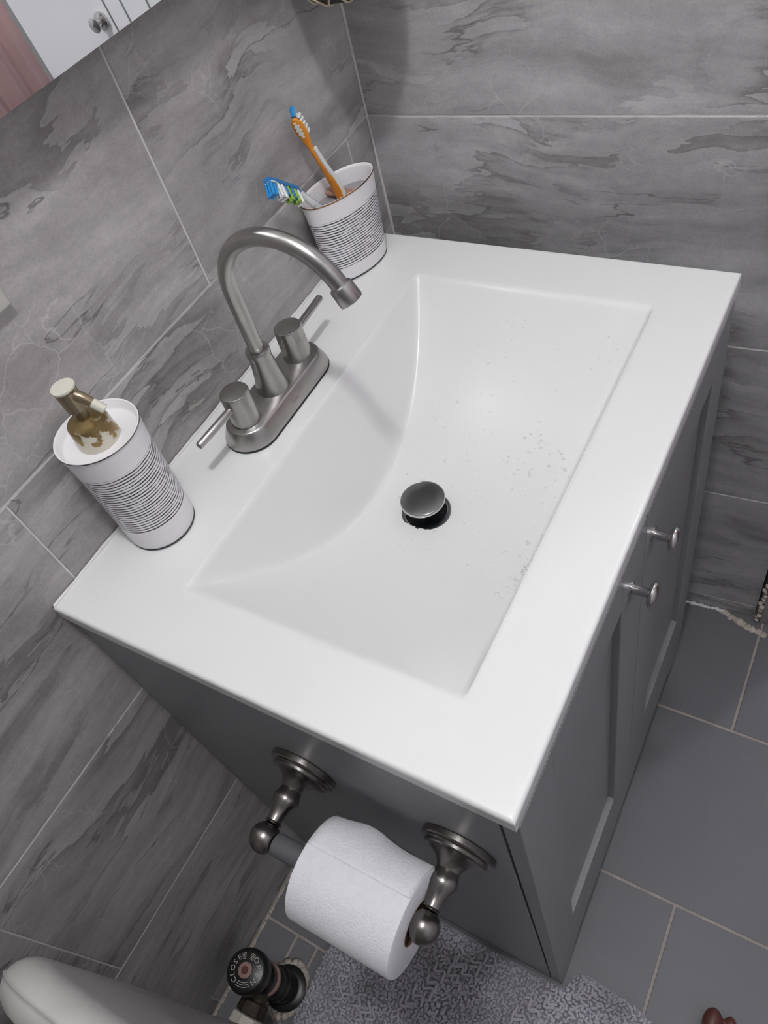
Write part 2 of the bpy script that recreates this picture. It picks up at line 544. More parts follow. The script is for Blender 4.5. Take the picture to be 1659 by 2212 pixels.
tag(box('ceiling', (-1.35, -1.62, CEIL), (2.15, 0.14, CEIL + 0.1), M['ceiling_paint']), kind='structure')
tag(box('wall_left', (-1.42, -1.62, 0), (-1.30, 0.12, CEIL), M['wall_grey']), kind='structure')
tag(box('wall_front', (-1.42, -1.62, 0), (2.22, -1.50, CEIL), M['paint']), kind='structure')
tag(box('wall_far', (2.10, -1.50, 0), (2.22, -0.60, CEIL), M['paint']), kind='structure')
tag(box('wall_alcove', (0.875, -0.68, 0), (2.10, -0.60, CEIL), M['paint']), kind='structure')
jb = box('trim_1', (0.727, -0.70, 0), (0.875, -0.5995, CEIL), M['jamb'], bevel=0.002)
tag(jb, kind='structure')

def blob_strip(name, pts, r, mat, parent, n=26, flat=0.5):
    v0, f0 = ico(1)
    geos = []
    for k in range(n):
        t = k / (n - 1) * (len(pts) - 1)
        i = min(int(t), len(pts) - 2); u = t - i
        p = np.array(pts[i]) * (1 - u) + np.array(pts[i + 1]) * u
        s = r * RNG.uniform(0.6, 1.25)
        geos.append((p + RNG.normal(0, r * 0.25, 3) * [1, 1, 0.1] + v0 * [s * 1.25, s * 1.25, s * flat], f0))
    V, F = merge(geos)
    return mesh(name, V, F, mat, parent, smooth=True)
tube('caulk', [(RW_X - 0.0010, -0.0010, z) for z in np.linspace(0.01, CEIL - 0.01, 40)], lambda t: 0.0017 + 0.0003 * math.sin(60 * t), M['grout'], wr, seg=8)
blob_strip('caulk', [(0.724, -0.455, 0.0005), (0.7285, -0.535, 0.0005)], 0.0035, M['caulk'], wr, 36)
blob_strip('mortar', [(0.7285, -0.535, 0.0), (0.712, -0.575, 0.0), (0.705, -0.612, 0.0)], 0.0055, M['mortar'], fl, 60, 0.35)
blob_strip('mortar', [(-0.40, -0.004, 0.0), (-0.01, -0.004, 0.0)], 0.0022, M['mortar'], fl, 160, 0.4)
ring = [(-0.202 + 0.040 * math.cos(a), -0.092 + 0.030 * math.sin(a), 0.0) for a in np.linspace(0, 2 * math.pi, 14)]
blob_strip('mortar', ring, 0.0065, M['mortar'], fl, 90, 0.12)
blob_strip('mortar', [(0.7255, -0.596, 0.01), (0.7255, -0.597, 0.13)], 0.004, M['mortar'], wr, 14, 1.0)

# ------------------------------------------------------------------ sink top
SW, SD, ST = 0.6328, 0.4816, 0.020
BXA, BXB, BYF, BYB = 0.0713, 0.557, -0.4105, -0.1197
XC, XH, DEPTH = (BXA + BXB) / 2, (BXB - BXA) / 2, 0.124
DRAIN = (XC - 0.009, -0.2365)
def smax(a, b, k):
    h = np.clip(0.5 + 0.5 * (a - b) / k, 0, 1)
    return b + (a - b) * h + k * h * (1 - h)
def basin(x, y):
    u = (x - XC) / XH
    bottom = -DEPTH * (1 - u * u)
    back = -(BYB - y) / 0.37
    front = -(y - BYF) / 0.30
    m = smax(smax(bottom, back, 0.010), front, 0.016)
    return -smax(-m, np.zeros_like(m), 0.0045) + 0.0
def basin_z(x, y):
    return TOP + float(basin(np.array([x]), np.array([y]))[0])
edge = np.array([0, 0.0005, 0.0012, 0.0022, 0.0034, 0.005])
gx = np.concatenate([edge, np.arange(0.008, SW - 0.008, 0.0022), SW - edge[::-1]])
gy = -np.concatenate([edge, np.arange(0.008, SD - 0.008, 0.0022), SD - edge[::-1]])
X, Y = np.meshgrid(gx, gy, indexing='ij')
Z = TOP + basin(X, Y)
er = 0.0042
dist = np.minimum(np.minimum(X, SW - X), np.minimum(SD + Y, np.full_like(Y, 1.0)))
e = np.clip(er - dist, 0, er)
Z = Z - (er - np.sqrt(er * er - e * e))
nx, ny = X.shape
verts = [tuple(v) for v in np.stack([X, Y - 0.0012, Z], -1).reshape(-1, 3)]
faces = []
for i in range(nx - 1):
    for j in range(ny - 1):
        cx, cy = (gx[i] + gx[i + 1]) / 2, (gy[j] + gy[j + 1]) / 2
        if (cx - DRAIN[0]) ** 2 + (cy - DRAIN[1]) ** 2 < 0.0255 ** 2:
            continue
        faces.append((i * ny + j, i * ny + j + 1, (i + 1) * ny + j + 1, (i + 1) * ny + j))
per = [i * ny for i in range(nx)] + [(nx - 1) * ny + j for j in range(1, ny)] + [i * ny + ny - 1 for i in range(nx - 2, -1, -1)] + [j for j in range(ny - 2, 0, -1)]
ba = len(verts)
for p in per:
    v = verts[p]; verts.append((v[0], v[1], TOP - er - 0.0006))
b0 = len(verts)
for p in per:
    v = verts[p]; verts.append((v[0], v[1], TOP - ST + 0.0015))
b1 = len(verts)
for p in per:
    v = verts[p]
    verts.append((min(max(v[0], 0.0015), SW - 0.0015), max(v[1], -SD - 0.0012 + 0.0015), TOP - ST))
b2 = len(verts)
for p in per:
    v = verts[p]
    verts.append((min(max(v[0], 0.03), SW - 0.03), min(max(v[1], -SD + 0.03), -0.02), TOP - ST))
n = len(per)
for k in range(n):
    k2 = (k + 1) % n
    faces.append((per[k2], per[k], ba + k, ba + k2))
    faces.append((ba + k2, ba + k, b0 + k, b0 + k2))
    faces.append((b0 + k2, b0 + k, b1 + k, b1 + k2))
    faces.append((b1 + k2, b1 + k, b2 + k, b2 + k2))
sink = empty('sink_top', (SW / 2, -SD / 2, TOP - ST), 'glossy white one-piece sink top with a shallow curved basin on the grey vanity', 'sink')
so = mesh('basin_slab', verts, faces, M['counter'], sink, smooth=True, sharp=60)
bm = bmesh.new(); bm.from_mesh(so.data); bmesh.ops.recalc_face_normals(bm, faces=bm.faces); bm.to_mesh(so.data); bm.free()
so.data.polygons.foreach_set('use_smooth', [True] * len(so.data.polygons)); so.data.set_sharp_from_angle(angle=math.radians(32))
# silicone bead along the wall
pts = [(x, -0.0022, TOP + 0.0006 + RNG.uniform(-0.0003, 0.0003)) for x in np.linspace(0.002, SW - 0.002, 60)]
tube('caulk_bead', pts, lambda t: 0.0017 + 0.0005 * math.sin(37 * t) * math.sin(91 * t), M['caulk'], sink, seg=8)

# ------------------------------------------------------------------ drain
dz = basin_z(*DRAIN)
dr = empty('pop_up_drain', (DRAIN[0], DRAIN[1], dz - 0.03), 'round brushed metal pop-up drain raised in the white basin', 'drain')
lathe('flange', [(0.0243, -0.006), (0.0244, 0.0013), (0.0256, 0.0021), (0.0278, 0.0019), (0.0290, 0.0002), (0.0270, -0.006)], M['drain_metal'], dr, origin=(DRAIN[0], DRAIN[1], dz), seg=48, closed=True)
lathe('drain_well', [(0.0247, -0.0010), (0.0244, -0.006), (0.0200, -0.034), (1e-5, -0.035)], M['hole'], dr, origin=(DRAIN[0], DRAIN[1], dz), seg=40)
lathe('stem', [(0.004, -0.034), (0.004, 0.0215)], M['drain_metal'], dr, origin=(DRAIN[0], DRAIN[1], dz), seg=16)
capm = Vector((DRAIN[0], DRAIN[1], dz + 0.0225))
lathe('stopper_cap', [(0.018, -0.0025), (0.0245, -0.0015), (0.0252, 0.0005), (0.0247, 0.0020), (0.0235, 0.0026), (0.012, 0.0034), (1e-5, 0.0037)], M['drain_metal'], dr, origin=capm, seg=56, sharp=50)
lathe('cap_rim', [(0.0246, -0.0012), (0.0256, -0.0006), (0.0257, 0.0012), (0.0249, 0.0023), (0.0244, 0.0018)], M['chrome'], dr, origin=capm, seg=56, closed=True)

# ------------------------------------------------------------------ vanity cabinet
CXA, CXB, CYF = 0.0045, 0.613, -0.483
van = empty('vanity_cabinet', ((CXA + CXB) / 2, CYF / 2, 0), 'grey two-door bathroom vanity cabinet under the white sink top', 'cabinet')
box('side_panel', (CXA, -0.002, 0.0), (CXA + 0.016, -0.4640, 0.8165), M['cabinet'], van, 0.0008)
box('side_panel', (CXB - 0.016, -0.002, 0.0), (CXB, -0.4640, 0.8165), M['cabinet'], van, 0.0008)
box('bottom_panel', (CXA + 0.017, -0.002, 0.10), (CXB - 0.017, -0.460, 0.116), M['cabinet_in'], van)
box('back_panel', (CXA + 0.017, -0.002, 0.118), (CXB - 0.017, -0.008, 0.70), M['cabinet_in'], van)
box('toe_board', (CXA + 0.017, -0.43, 0.0), (CXB - 0.017, -0.44, 0.098), M['cabinet_in'], van)
extrude_poly('apron', [(CXA, 0.0), (0.030, 0.0), (0.046, 0.010), (0.085, 0.049), (0.535, 0.049), (0.572, 0.010), (0.588, 0.0), (CXB, 0.0), (CXB, 0.1485), (CXA, 0.1485)],
             1, CYF, -0.4670, M['cabinet'], van)
def door(xa, xb, pa, pb, knob_x):
    z0, z1, pz0, pz1 = 0.1505, 0.8145, 0.217, 0.752
    d = box('door', (pa - 0.004, CYF + 0.0085, pz0 - 0.004), (pb + 0.004, -0.4670, pz1 + 0.004), M['cabinet'], van)
    for a, b_ in ((xa, pa), (pb, xb)):
        box('stile', (a, CYF, z0), (b_, -0.4670, z1), M['cabinet'], d, 0.0007)
    for a, b_ in ((z0, pz0), (pz1, z1)):
        box('rail', (pa, CYF, a), (pb, -0.4670, b_), M['cabinet'], d, 0.0005)
    k = lathe('knob', [(0.0085, 0), (0.0085, 0.0012), (0.0052, 0.0018), (0.0048, 0.0150), (0.0055, 0.0158), (0.0105, 0.0165), (0.0140, 0.0190), (0.0143, 0.0203), (0.0125, 0.0228), (0.0080, 0.0248), (1e-5, 0.0256)],
              M['chrome'], d, origin=(knob_x, CYF, 0.750), axis=(0, -1, 0), seg=40, sharp=55)
    tag(k, 'brushed nickel mushroom knob')
    return d
door(CXA, 0.3022, 0.067, 0.236, 0.264)
door(0.3048, CXB, 0.375, 0.550, 0.331)

# ------------------------------------------------------------------ faucet
FX, FY = 0.315, -0.069
fau = empty('faucet', (FX, FY, TOP), 'brushed nickel two-handle centerset faucet with a high arched spout', 'faucet')
def stadium(hx, r, z, seg=20):
    pts = []
    for k in range(seg + 1):
        a = -math.pi / 2 + math.pi * k / seg
        pts.append((FX + hx + r * math.cos(a), FY + r * math.sin(a), z))
    for k in range(seg + 1):
        a = math.pi / 2 + math.pi * k / seg
        pts.append((FX - hx + r * math.cos(a), FY + r * math.sin(a), z))
    return pts
def loft(name, rings, mat, parent, sharp=40):
    V = [p for r in rings for p in r]; m_ = len(rings[0]); F = []
    for i in range(len(rings) - 1):
        for k in range(m_):
            k2 = (k + 1) % m_
            F.append((i * m_ + k, i * m_ + k2, (i + 1) * m_ + k2, (i + 1) * m_ + k))
    F.append(tuple(range(m_ - 1, -1, -1))); F.append(tuple((len(rings) - 1) * m_ + k for k in range(m_)))
    return mesh(name, V, F, mat, parent, smooth=True, sharp=sharp)
loft('gasket', [stadium(0.052, 0.0315, TOP + 0.0002), stadium(0.052, 0.0318, TOP + 0.0015), stadium(0.052, 0.0312, TOP + 0.0030)], M['gasket'], fau)
loft('base_plate', [stadium(0.052, 0.0312, TOP + 0.0030), stadium(0.052, 0.0310, TOP + 0.0055), stadium(0.052, 0.0250, TOP + 0.0195), stadium(0.052, 0.0240, TOP + 0.0212), stadium(0.052, 0.0225, TOP + 0.0220)], M['nickel'], fau)
for s in (-1, 1):
    hx = FX + s * 0.0525
    h = lathe('handle', [(0.0168, 0), (0.0168, 0.0015), (0.0162, 0.003), (0.0158, 0.0385), (0.0153, 0.0398), (0.0146, 0.0402), (1e-5, 0.0404)], M['nickel'], fau, origin=(hx, FY, TOP + 0.0218), seg=40, sharp=30)
    lz = TOP + 0.0218 + 0.0265
    lathe('lever', [(0.0044, 0), (0.0046, 0.002), (0.0044, 0.004), (0.0042, 0.0520), (0.0034, 0.0532), (1e-5, 0.0533)], M['nickel'], h, origin=(hx + s * 0.0145, FY, lz), axis=(s, 0.03 * (1 if s > 0 else 1), 0.02), seg=20)
lathe('spout_collar', [(0.0195, 0), (0.0186, 0.003), (0.0150, 0.020), (0.0128, 0.038), (0.0122, 0.0450), (0.0132, 0.0455), (0.0134, 0.0520), (0.0122, 0.0540), (0.0098, 0.0535)], M['nickel'], fau, origin=(FX, FY, TOP + 0.0218), seg=40)
AR, AZ = 0.0715, 0.9815
path = [(FX, FY, z) for z in np.linspace(0.905, AZ, 8)]
for k in range(1, 41):
    a = math.radians(155) * k / 40
    path.append((FX, FY - AR + AR * math.cos(a), AZ + AR * math.sin(a)))
tube('spout', path, 0.0084, M['nickel'], fau, seg=28)
endp, dirp = Vector(path[-1]), (Vector(path[-1]) - Vector(path[-2])).normalized()
lathe('aerator', [(0.0090, -0.0005), (0.0106, 0.0005), (0.0112, 0.0022), (0.0116, 0.0160), (0.0112, 0.0172), (0.0095, 0.0174), (0.0090, 0.0145), (1e-5, 0.014)], M['nickel'], fau, origin=endp - dirp * 0.001, axis=tuple(dirp), seg=32, sharp=30)

# faint worn script on the sloping front of the base plate
cu = bpy.data.curves.new('t', 'FONT'); cu.body = 'Houss'; cu.size = 0.0052; cu.align_x = 'CENTER'; cu.align_y = 'CENTER'; cu.shear = 0.25
to = bpy.data.objects.new('t', cu); COL.objects.link(to)
tm = bpy.data.meshes.new_from_object(to.evaluated_get(bpy.context.evaluated_depsgraph_get()))
up_ = Vector((0, 0.006, 0.014)).normalized(); nr_ = Vector((0, -0.014, 0.006)).normalized()
c_ = Vector((0.312, FY - 0.0310 + 0.006 * 0.42, TOP + 0.0055 + 0.014 * 0.42)) + nr_ * 0.00012
mesh('script_mark', [c_ + Vector((v.co.x, 0, 0)) + up_ * v.co.y for v in tm.vertices], [tuple(p.vertices) for p in tm.polygons], M['worn_red'], fau)
bpy.data.objects.remove(to); bpy.data.curves.remove(cu); bpy.data.meshes.remove(tm)

# ------------------------------------------------------------------ toilet paper holder and roll
TPX, TPZ = -0.0715, 0.660
hold = empty('toilet_paper_holder', (CXA, -0.324, TPZ), 'dark nickel two-post toilet paper holder on the vanity side', 'paper holder')
for y in (-0.2370, -0.4115):
    p = lathe('post', [(0.0360, 0.0), (0.0366, 0.0008), (0.0366, 0.0058), (0.0358, 0.0070), (0.0318, 0.0078), (0.0312, 0.0086), (0.0312, 0.0112), (0.0302, 0.0124), (0.0262, 0.0130), (0.0230, 0.0142), (0.0172, 0.0172), (0.0140, 0.0205), (0.0120, 0.0240), (0.0112, 0.0260), (0.0126, 0.0310), (0.0139, 0.0355), (0.0132, 0.0400), (0.0104, 0.0450), (0.0084, 0.0510), (0.0077, 0.0570), (0.0080, 0.0605)],
              M['dark_nickel'], hold, origin=(CXA - 0.0001, y, TPZ), axis=(-1, 0, 0), seg=48, sharp=28)
    lathe('ball', [(1e-5, -0.0152)] + [(0.0152 * math.cos(a), 0.0152 * math.sin(a)) for a in np.linspace(-1.35, 1.35, 15)] + [(1e-5, 0.0152)], M['dark_nickel'], p, origin=(TPX, y, TPZ), axis=(-1, 0, 0), seg=32, sharp=80)
    lathe('ring', [(0.0080, -0.0012), (0.0092, 0.0), (0.0080, 0.0012)], M['dark_nickel'], p, origin=(CXA - 0.0605, y, TPZ), axis=(-1, 0, 0), seg=32, closed=True)
lathe('roller', [(0.0108, 0), (0.0112, 0.001), (0.0112, 0.080), (0.0098, 0.0805), (0.0098, 0.1460)], M['roller'], hold, origin=(TPX, -0.251, TPZ), axis=(0, -1, 0), seg=28)
RY0, RLEN, RR, RZ = -0.2945, 0.1078, 0.0489, TPZ - 0.0085
roll = empty('toilet_paper_roll', (TPX, RY0, RZ), 'white toilet paper roll hanging on the dark nickel holder', 'toilet paper')
v0 = []
prof = [(0.0204, 0.0), (0.0475, 0.0), (RR - 0.0004, 0.0006), (RR, 0.002), (RR, RLEN - 0.002), (RR - 0.0004, RLEN - 0.0006), (0.0475, RLEN), (0.0204, RLEN)]
lathe('paper', prof, M['paper'], roll, origin=(TPX, RY0, RZ), axis=(0, -1, 0), seg=64, closed=True, sharp=40)
lathe('core_tube', [(0.0196, -0.0004), (0.0204, -0.0004), (0.0204, RLEN + 0.0004), (0.0196, RLEN + 0.0004)], M['cardboard'], roll, origin=(TPX, RY0, RZ), axis=(0, -1, 0), seg=40, closed=True)
# loose end of the paper lifting off the far side
V, F = [], []
na, nb = 14, 16
for i in range(na):
    a = math.radians(78 - 62 * i / (na - 1))
    for j in range(nb):
        t = j / (nb - 1)
        lift = 0.0009 + 0.0065 * (i / (na - 1)) ** 2 * math.exp(-((t - 0.36) / 0.22) ** 2)
        yy = RY0 - 0.001 - t * (RLEN - 0.002)
        V.append((TPX + (RR + lift) * math.cos(a), yy, RZ + (RR + lift) * math.sin(a)))
for i in range(na - 1):
    for j in range(nb - 1):
        F.append((i * nb + j, i * nb + j + 1, (i + 1) * nb + j + 1, (i + 1) * nb + j))
sh = mesh('loose_sheet', V, F, M['paper'], roll, smooth=True)
sm = sh.modifiers.new('thickness', 'SOLIDIFY'); sm.thickness = 0.0004

# ------------------------------------------------------------------ soap dispenser
DX, DY, DTOP = 0.1245, -0.0470, 0.975
dis = empty('soap_dispenser', (DX, DY, TOP), 'white ceramic soap dispenser with black stripes and worn gold pump', 'soap dispenser')
H = DTOP - TOP
def local_lathe(name, prof, mat, parent, loc, **kw):
    """lathe whose own origin is at loc, so that object coordinates start there"""
    o = lathe(name, prof, mat, None, **kw)
    o.location = loc
    o.parent = parent
    o.matrix_parent_inverse = parent.matrix_basis.inverted()
    return o
M['dispenser_stripes'] = striped('dispenser_stripes', H, 0.030, 0.110, 0.0034)
M['cup_stripes'] = striped('cup_stripes', 0.11, 0.020, 0.087, 0.0033)
local_lathe('body', [(0.0300, 0.0), (0.0325, 0.0008), (0.0345, 0.004), (0.0352, 0.012), (0.0360, 0.05), (0.0372, 0.100), (0.0384, 0.122), (0.0402, H - 0.0012), (0.0402, H - 0.0003), (0.0396, H), (0.0385, H - 0.0006), (0.0368, H - 0.008), (0.0345, H - 0.0100), (1e-5, H - 0.0102)],
            M['dispenser_stripes'], dis, (DX, DY, TOP + 0.0004), seg=72, sharp=60)
lathe('foot_line', [(0.0336, 0.0014), (0.0344, 0.0018), (0.0340, 0.0028)], M['gasket'], dis, origin=(DX, DY, TOP), seg=56, closed=True)
lathe('rim_line', [(0.0400, H - 0.0016), (0.0407, H - 0.0012), (0.0406, H - 0.0002), (0.0400, H - 0.0004)], M['dark_nickel'], dis, origin=(DX, DY, TOP), seg=72, closed=True)
dish = TOP + H - 0.0102
PX, PY = DX - 0.001, DY + 0.001
pump = local_lathe('pump_collar', [(0.0195, 0.0), (0.0197, 0.004), (0.0192, 0.008), (0.0186, 0.0225), (0.0178, 0.0245), (0.0125, 0.0252), (0.0075, 0.0285), (0.0065, 0.0288)], M['worn_gold'], dis, (PX, PY, dish), seg=44, sharp=35)
lathe('pump_neck', [(0.0052, 0.026), (0.0052, 0.046)], M['bronze'], pump, origin=(PX, PY, dish), seg=20)
lathe('pump_head', [(0.0080, 0.0385), (0.0092, 0.0395), (0.0098, 0.060), (0.0106, 0.0610), (0.0108, 0.0625), (0.0104, 0.0632)], M['bronze'], pump, origin=(PX, PY, dish), seg=32)
lathe('pump_button', [(0.0108, 0.0620), (0.0110, 0.0628), (0.0106, 0.0640), (1e-5, 0.0642)], M['plastic_cream'], pump, origin=(PX, PY, dish), seg=32)
hz = dish + 0.0555
tube('nozzle', bez([(PX + 0.001, PY - 0.004, hz), (PX + 0.0030, PY - 0.0120, hz - 0.0035), (PX + 0.0050, PY - 0.0200, hz - 0.0105)], 5), lambda t: 0.0054 - 0.0012 * t, M['bronze'], pump, seg=16)
tube('nozzle_tip', [(PX + 0.0047, PY - 0.0190, hz - 0.0095), (PX + 0.0066, PY - 0.0270, hz - 0.0170)], 0.0044, M['plastic_cream'], pump, seg=16)

# ------------------------------------------------------------------ toothbrush cup (oval)
UX, UY, UTOP, UA, UB, UR = 0.5612, -0.0345, 0.9469, 0.0533, 0.0290, -0.318
UH = UTOP - TOP
cup = empty('toothbrush_cup', (UX, UY, TOP), 'oval white ceramic toothbrush cup with thin black stripes in the corner', 'cup')
def oval(name, prof, mat, **kw):
    """profile r is a fraction of the rim half axes"""
    o = lathe(name, prof, mat, None, seg=96, sx=UA, sy=UB, **kw)
    o.location = (UX, UY, TOP + 0.0004); o.rotation_euler = (0, 0, UR)
    o.parent = cup; o.matrix_parent_inverse = cup.matrix_basis.inverted()
    return o
oval('body', [(0.80, 0.0), (0.835, 0.0012), (0.850, 0.004), (0.862, 0.012), (0.92, 0.060), (0.965, 0.090), (0.998, UH - 0.0012), (1.0, UH - 0.0004), (0.985, UH), (0.955, UH - 0.0006), (0.93, UH - 0.004), (0.90, UH - 0.020), (0.86, UH - 0.040), (0.5, UH - 0.042), (1e-5, UH - 0.042)], M['cup_stripes'], sharp=60)
oval('rim_line', [(0.999, UH - 0.0022), (1.013, UH - 0.0016), (1.013, UH - 0.0003), (0.999, UH - 0.0002)], M['rim_gold'], closed=True)
oval('foot_line', [(0.838, 0.0012), (0.852, 0.0016), (0.848, 0.0030)], M['gasket'], closed=True)
oval('insert', [(0.905, UH - 0.0235), (0.905, UH - 0.0205), (1e-5, UH - 0.0205)], M['grey_insert'])
def cup_pt(a, b, z):
    return Vector((UX + a * math.cos(UR) - b * math.sin(UR), UY + a * math.sin(UR) + b * math.cos(UR), z))
bp = [cup_pt(0.000, 0.022, UTOP - 0.014), cup_pt(0.004, 0.008, UTOP - 0.0135), cup_pt(0.012, -0.010, UTOP - 0.014), cup_pt(0.016, -0.022, UTOP - 0.0145)]
tube('divider', bp, (lambda t: (0.0065, 0.0042)), M['brown'], cup, seg=14, flat=(1, 0, 0))

# ------------------------------------------------------------------ toothbrushes
def tuft(c, u, v, n, ru, rv, h, lean=(0, 0, 0)):
    """one bristle block from base centre c, up direction n"""
    V = []
    for hh, s in ((0, 0.92), (h * 0.55, 1.0), (h, 1.06)):
        for k in range(8):
            a = 2 * math.pi * k / 8
            V.append(c + n * hh + u * (ru * s * math.cos(a)) + v * (rv * s * math.sin(a)) + Vector(lean) * (hh / h))
    F = []
    for i in range(2):
        for k in range(8):
            k2 = (k + 1) % 8
            F.append((i * 8 + k, i * 8 + k2, (i + 1) * 8 + k2, (i + 1) * 8 + k))
    F.append(tuple(range(16, 24)))
    return V, F

# orange one: stands in the cup, back of its head to the room
ob = empty('toothbrush', cup_pt(0.004, 0.0, UTOP - 0.02), 'orange and white toothbrush standing in the oval cup', 'toothbrush', 'toothbrushes in the oval cup')
cup_in = Vector((0.5630, -0.0360, UTOP - 0.0200))
tipo = Vector((0.5390, -0.0190, 1.0370))
sp_ = bez([cup_in, cup_in.lerp(tipo, 0.22) + Vector((0.0015, 0, 0.0015)), cup_in.lerp(tipo, 0.45), cup_in.lerp(tipo, 0.68) + Vector((-0.001, -0.0005, 0)), cup_in.lerp(tipo, 0.86), tipo], 8)
def orad(t):
    ks = [(0, .0062), (.12, .0068), (.25, .0058), (.40, .0036), (.55, .0030), (.66, .0050), (.78, .0076), (.90, .0072), (.97, .0048), (1.0, .0014)]
    for (a, ra), (b_, rb) in zip(ks[:-1], ks[1:]):
        if t <= b_:
            r = ra + (rb - ra) * (t - a) / (b_ - a); break
    return (r, 0.0042 if t < 0.3 else (0.0026 if t > 0.6 else 0.0030))
axis_o = (tipo - cup_in).normalized()
back_n = Vector((-0.85, -0.15, 0.20)); back_n = (back_n - axis_o * back_n.dot(axis_o)).normalized()   # side of the head turned to the room
side_n = axis_o.cross(back_n).normalized()
tube('handle', sp_, orad, M['orange'], ob, seg=18, flat=tuple(side_n), sharp=80)
# white edge strip down one side of the handle
rside = side_n if side_n.dot(Vector(R0)) > 0 else -side_n
strip = [p + rside * 0.0042 - back_n * 0.0006 for p in sp_[:24]]
tube('white_grip', strip, lambda t: (0.0036 - 0.0012 * t, 0.0036 - 0.0010 * t), M['brush_white'], ob, seg=14, flat=tuple(side_n), sharp=80)
def scallop(name, c0, c1, w, lift, mat, parent):
    V, F = [], []
    m_ = 26
    ax = (c1 - c0)
    for i in range(m_ + 1):
        t = i / m_
        ww = w * (0.72 + 0.28 * math.cos(t * math.pi * 8)) * math.sin(math.pi * min(max(t, 0.06), 0.94)) ** 0.35
        c = c0 + ax * t + back_n * lift
        V += [c - side_n * ww, c + side_n * ww, c + side_n * ww - back_n * 0.002, c - side_n * ww - back_n * 0.002]
    for i in range(m_):
        for k in range(4):
            F.append((i * 4 + k, i * 4 + (k + 1) % 4, (i + 1) * 4 + (k + 1) % 4, (i + 1) * 4 + k))
    F += [(3, 2, 1, 0), tuple(m_ * 4 + k for k in range(4))]
    return mesh(name, V, F, mat, parent)
hc0, hc1 = sp_[int(len(sp_) * 0.71)], sp_[int(len(sp_) * 0.93)]
scallop('back_pad', hc0, hc1, 0.0036, 0.0031, M['brush_white'], ob)
geos = []
for i in range(5):
    c = hc0.lerp(hc1, i / 4 * 1.0 + 0.02)
    for s in (-1, 0, 1):
        geos.append(tuft(c + side_n * (0.0034 * s) - back_n * 0.0022, axis_o, side_n, -back_n, 0.0022, 0.0016, 0.0085 + 0.001 * (i % 2)))
V, F = merge(geos)
mesh('bristles', V, F, M['bristle_white'], ob, smooth=True, sharp=60)
V, F = tuft(hc1 + axis_o * 0.0032 - back_n * 0.0015, axis_o, side_n, (-back_n * 0.75 + axis_o * 0.85).normalized(), 0.0020, 0.0036, 0.0095)
mesh('tip_bristles', V, F, M['bristle_blue'], ob, smooth=True, sharp=60)

# blue one: leans over the left end of the cup, bristles hanging down
bb = empty('toothbrush', cup_pt(-0.03, 0.0, UTOP - 0.02), 'blue and white toothbrush leaning over the cup rim with bristles facing down', 'toothbrush', 'toothbrushes in the oval cup')
b_in = Vector((0.5330, -0.0300, UTOP - 0.0190))
b_neck = Vector((0.5010, -0.0270, 0.9735))
b_tip = Vector((0.4590, -0.0245, 1.0120))
spb = bez([b_in, b_in.lerp(b_neck, 0.5) + Vector((0, 0, -0.001)), b_neck, b_neck.lerp(b_tip, 0.5), b_tip], 9)
axb = (b_tip - b_neck).normalized()
bn = Vector((-0.52, -0.62, -0.60)); bn = (bn - axb * bn.dot(axb)).normalized()     # bristle direction
bs = axb.cross(bn).normalized()
nb_ = len(spb)
h0 = int(nb_ * 0.52)
tube('handle', spb[:h0 + 2], lambda t: (0.0052 - 0.0018 * t, 0.0046 - 0.0014 * t), M['brush_white'], bb, seg=16, flat=tuple(bs), sharp=80)
tube('grip', [p - bn * 0.0026 for p in spb[:h0 + 1]], lambda t: (0.0046 - 0.0018 * t, 0.0030 - 0.0012 * t), M['blue'], bb, seg=14, flat=tuple(bs), sharp=80)
hd0, hd1 = spb[h0], b_tip
hl = (hd1 - hd0).length
def slab(c0, axis, side, n, length, w, t):
    V, F = [], []
    for i in range(9):
        s = i / 8
        ww = w * (1 - 0.45 * max(0, s - 0.85) / 0.15 - 0.35 * max(0, 0.12 - s) / 0.12)
        c = c0 + axis * (length * s)
        V += [c - side * ww - n * t, c + side * ww - n * t, c + side * ww + n * t, c - side * ww + n * t]
    for i in range(8):
        for k in range(4):
            F.append((i * 4 + k, i * 4 + (k + 1) % 4, (i + 1) * 4 + (k + 1) % 4, (i + 1) * 4 + k))
    F += [(3, 2, 1, 0), tuple(32 + k for k in range(4))]
    return V, F
V, F = slab(hd0 - axb * 0.003, axb, bs, bn, hl + 0.003, 0.0056, 0.0022)
mesh('head', V, F, M['blue'], bb)
V, F = slab(hd1 - axb * 0.0135, axb, bs, bn, 0.0125, 0.0058, 0.0007)
V = [v + bn * 0.0027 for v in V]
mesh('head_band', V, F, M['brush_white'], bb)
cols = {'bristle_blue': [], 'bristle_white': [], 'bristle_green': [], 'blue': []}
rows = [('bristle_white', 0.07, 0.0150), ('bristle_green', 0.19, 0.0150), ('blue', 0.29, 0.0125), ('bristle_green', 0.41, 0.0155), ('blue', 0.50, 0.0110), ('bristle_white', 0.60, 0.0155), ('bristle_white', 0.72, 0.0150), ('bristle_blue', 0.84, 0.0160), ('bristle_blue', 0.95, 0.0170)]
for cn, t, hgt in rows:
    for s in (-1, 0, 1):
        cols[cn].append(tuft(hd0.lerp(hd1, t) + bs * (0.0036 * s) + bn * 0.002, axb, bs, bn, 0.0022, 0.0017, hgt, tuple(axb * (0.003 if cn == 'bristle_blue' else -0.0015))))
for cn, g in cols.items():
    V, F = merge(g)
    mesh({'bristle_blue': 'blue_bristles', 'bristle_white': 'white_bristles', 'bristle_green': 'green_bristles', 'blue': 'rubber_fins'}[cn], V, F, M[cn], bb, smooth=True, sharp=60)
